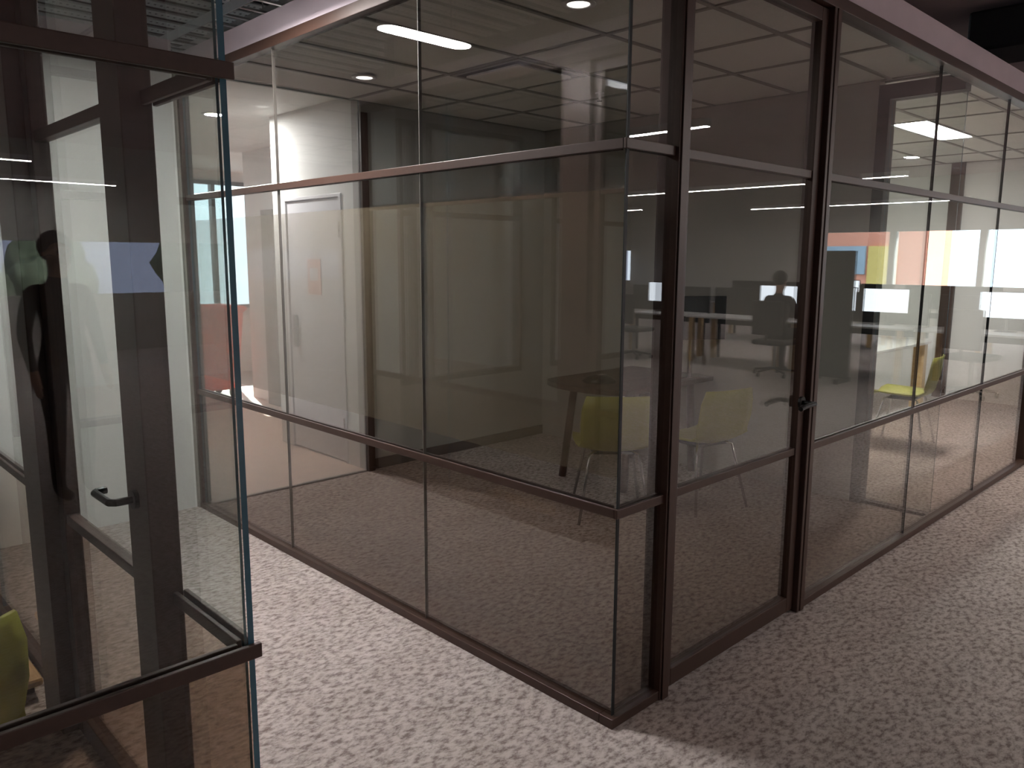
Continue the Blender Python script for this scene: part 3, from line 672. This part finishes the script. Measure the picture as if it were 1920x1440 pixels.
def swivel_chair(loc, rz, label):
    t = thing('swivel_chair', label, 'chair', loc, rz, 'office swivel chairs')
    box('seat', -.24, .24, -.24, .24, .44, .51, 'charcoal_fabric', t, .03, world=False)
    bm = bmesh.new(); abox(bm, -.22, .22, -.29, -.24, .58, 1.05, .02); bm_obj('backrest', bm, 'charcoal_fabric', t)
    bm = bmesh.new(); atube(bm, [(0, -.1, .44), (0, -.27, .46), (0, -.285, .62)], .018); bm_obj('back_arm', bm, 'black_metal', t)
    bm = bmesh.new(); acyl(bm, (0, 0, .10), (0, 0, .44), .025); bm_obj('gas_lift', bm, 'chrome', t)
    for k in range(5):
        a = k*2*math.pi/5; bm = bmesh.new(); acyl(bm, (0, 0, .11), (.29*math.cos(a), .29*math.sin(a), .07), .02, .014, 8); s = bm_obj('base_spoke', bm, 'black_metal', t)
        bm = bmesh.new(); acyl(bm, (.29*math.cos(a)-.012, .29*math.sin(a), .03), (.29*math.cos(a)+.012, .29*math.sin(a), .03), .03, seg=12); bm_obj('caster', bm, 'rubber', s)
    return t
for (x, y, a, l) in ((8.35, -1.3, -1.4, 'charcoal swivel chair at the walkway end desk'), (8.25, -3.72, -math.pi/2, 'charcoal swivel chair carrying the seated person'), (8.4, -6.3, -1.5, 'charcoal swivel chair at the last desk of the first row')):
    swivel_chair((x, y, 0), a, l)

# ------------------------------------------------------------------ outside
gr = box('ground_outside', -60, 80, -70, 60, -3.3, -3.2, 'asphalt'); tag(gr, 'grey car park ground outside the windows', 'ground', kind='structure')
o = box('wall_office_east_2', 17, 17.15, -13, -7.4, 0, 3.42, 'grey_wall'); tag(o, 'grey windowless end of the office east wall', 'wall', kind='structure')
ob = thing('orange_building', 'orange building with yellow panels and blue windows outside the office', 'building', (34, -15, -3.2))
box('facade', 33, 36, -21, -10.2, -3.2, 4.2, 'facade_orange', ob)
for k in range(2):
    y = -19.4+k*4.2; box('window_band', 32.9, 33.02, y, y+2.6, 1.0, 2.2, 'facade_blue', ob); box('yellow_panel', 32.92, 33.02, y+2.7, y+3.9, -.6, 2.2, 'facade_yellow', ob)
def tree(loc, s, label):
    t = thing('tree', label, 'tree', loc, 0, 'trees outside the south windows')
    bm = bmesh.new(); acyl(bm, (0, 0, 0), (0, 0, 2.2*s), .16*s, .1*s, 10); bm_obj('trunk', bm, 'dark_wood', t)
    bm = bmesh.new()
    for k in range(9):
        c = Vector((random.uniform(-1, 1)*s, random.uniform(-1, 1)*s, (2.6+random.uniform(0, 1.8))*s))
        r = bmesh.ops.create_icosphere(bm, subdivisions=3, radius=s*random.uniform(.7, 1.1))
        for v in r['verts']:
            v.co = v.co*(1+.18*math.sin(9*v.co.x+k)*math.cos(8*v.co.y+v.co.z*7)) + c
    bm_obj('crown', bm, 'foliage', t, True)
for i, (x, y, s) in enumerate(((-4, -28, 1.3), (2.3, -27, .9), (6.0, -29, 1.1), (12, -28, 1.5))):
    tree((x, y, -3.2), s, ['tree behind the red car', 'small tree outside the south windows past the red car', 'tree outside the south windows beyond the walkway', 'largest tree outside the south windows'][i])

lb = thing('low_plank', 'low yellow wooden plank on two dark feet inside the corner room beside its glass', 'plank', (-1.42, 1.85, 0))
box('plank_top', -.05, .05, -.32, .32, .055, .09, 'oak', lb, .012, world=False)
for y in (-.2, .2): box('foot', -.035, .035, y-.04, y+.04, 0, .055, 'bronze', lb, .004, world=False)
# red car parked outside the south windows
rc = thing('parked_car', 'red car parked outside the south windows under the trees', 'car', (3.2, -20, -3.2), .2)
def loft(secs):
    bm = bmesh.new(); R = []
    for x, w, z0, z1 in secs: R.append([bm.verts.new(v) for v in ((x, -w, z0), (x, w, z0), (x, w*.96, z1), (x, -w*.96, z1))])
    for A, B in zip(R, R[1:]):
        for k in range(4): bm.faces.new((A[k], A[(k+1) % 4], B[(k+1) % 4], B[k]))
    bm.faces.new(R[0][::-1]); bm.faces.new(R[-1]); return bm
bm_obj('car_body', loft([(-2.1, .75, .35, .75), (-1.9, .86, .25, .92), (0, .88, .22, .95), (1.4, .86, .25, .9), (2.1, .74, .35, .7)]), 'car_red', rc)
bm_obj('cabin', loft([(-1.7, .7, .93, .95), (-1.1, .68, .93, 1.42), (.3, .68, .93, 1.44), (1.0, .72, .9, .95)]), 'facade_blue', rc)
for sx in (-1.3, 1.3):
    for sy in (-.8, .8):
        bm = bmesh.new(); acyl(bm, (sx, sy-.1, .32), (sx, sy+.1, .32), .32, seg=20); bm_obj('wheel', bm, 'rubber', rc)

# ------------------------------------------------------------------ people (seen as reflections in the glass)
def person(label, loc, rz, seated, top, legs):
    """one continuous skinned body facing +Y"""
    V, Rr, Ed = [], [], []
    def add(p, r, par=None):
        V.append(p); Rr.append(r); i = len(V)-1
        if par is not None: Ed.append((par, i))
        return i
    h = .62 if seated else .93
    pel = add((0, 0, h), .135); ab = add((0, .01, h+.16), .125, pel); chs = add((0, 0, h+.34), .145, ab); nk0 = add((0, -.015, h+.49), .075, chs)
    nk = add((0, 0, h+.56), .052, nk0); jaw = add((0, .02, h+.63), .068, nk); hd = add((0, .015, h+.71), .088, jaw); add((0, .005, h+.77), .070, hd)
    nose = add((0, .105, h+.675), .012, jaw)
    for s_ in (-1, 1):
        add((s_*.088, -.005, h+.685), .014, hd)
        sh = add((s_*.17, -.01, h+.46), .062, chs)
        if seated:
            el = add((s_*.24, .06, h+.20), .045, sh); wr = add((s_*.16, .32, h+.26), .030, el); pm = add((s_*.15, .39, h+.262), .034, wr); fd = Vector((0, 1, -.1))
        else:
            el = add((s_*.235, -.02, h+.18), .045, sh); wr = add((s_*.235, .06, h-.06), .030, el); pm = add((s_*.235, .085, h-.13), .034, wr); fd = Vector((0, .35, -1))
        fd.normalize(); P = Vector(V[pm])
        side = Vector((1, 0, 0)) if seated else Vector((0, 1, .3)).normalized()
        for k, ln in enumerate((.062, .072, .067, .052)):
            b0 = P + side*(.027-.018*k) + fd*.03; a1 = add(tuple(b0), .010, pm); a2 = add(tuple(b0+fd*ln*.55), .009, a1); add(tuple(b0+fd*ln+Vector((0, 0, -.012 if seated else 0))), .008, a2)
        t0 = P + side*(.034 if not seated else -s_*.034); a1 = add(tuple(t0), .011, pm); add(tuple(t0+fd*.045+side*(.012 if not seated else -s_*.012)), .009, a1)
        hp = add((s_*.095, 0, h-.04), .100, pel)
        if seated:
            kn = add((s_*.12, .43, .585), .066, hp); an = add((s_*.12, .40, .085), .042, kn)
        else:
            kn = add((s_*.10, .02, .50), .066, hp); an = add((s_*.10, -.01, .085), .042, kn)
        y = V[an][1]; he = add((V[an][0], y+.03, .045), .042, an); add((V[an][0]*1.1, y+.16, .036), .034, he)
    me = bpy.data.meshes.new('person_cage'); me.from_pydata(V, Ed, []); tmp = bpy.data.objects.new('person_cage', me); COL.objects.link(tmp)
    sk = tmp.modifiers.new('skin', 'SKIN'); sk.use_smooth_shade = True; ss = tmp.modifiers.new('sub', 'SUBSURF'); ss.levels = ss.render_levels = 2
    for i, v in enumerate(me.skin_vertices[0].data): v.radius = (Rr[i], Rr[i]*(.78 if i in (0, 1, 2) else 1)); v.use_root = (i == pel)
    dg = bpy.context.evaluated_depsgraph_get(); bd = bpy.data.meshes.new_from_object(tmp.evaluated_get(dg)); bpy.data.objects.remove(tmp)
    bd.materials.clear()
    for m in ('skin', top, legs, 'rubber'): bd.materials.append(MATS[m])
    hand = .30 if seated else None
    for f in bd.polygons:
        c = f.center
        if c.z > h+.535: k = 0
        elif seated: k = 0 if (c.y > .31 and c.z > .75) else (1 if c.z > h+.05 and (c.y < .14 or c.z > .69) else (2 if c.z > .09 else 3))
        else: k = 0 if (abs(c.x) > .18 and c.z < h-.05) else (1 if c.z > h-.02 or abs(c.x) > .19 else (2 if c.z > .09 else 3))
        f.material_index = k; f.use_smooth = True
    t = thing('person', label, 'person', loc, rz)
    o = bpy.data.objects.new('body', bd); COL.objects.link(o); o.parent = t
    bm = bmesh.new(); bmesh.ops.create_icosphere(bm, subdivisions=3, radius=1)
    for v in bm.verts:
        q = v.co.copy(); q = Vector((q.x*.098, q.y*.112-.012, q.z*.105))
        if q.y > .045 and q.z < .05: q.y = .045 - .02*(.05-q.z)
        v.co = q + Vector((0, 0, h+.735))
    bm_obj('hair', bm, 'hair_dark', t, True)
    for s_ in (-1, 1):
        bm = bmesh.new(); bmesh.ops.create_icosphere(bm, subdivisions=2, radius=.011)
        for v in bm.verts: v.co += Vector((s_*.032, .092, h+.70))
        bm_obj('eye', bm, 'monitor_black', t, True)
    return t
person('person in dark top and grey trousers standing on the open office floor', (-.52, -4.3, 0), -.25, False, 'cloth_black', 'cloth_navy')
person('person in navy top sitting between desks facing a glowing screen', (8.29, -3.72, 0), -math.pi/2, True, 'cloth_navy', 'cloth_black')
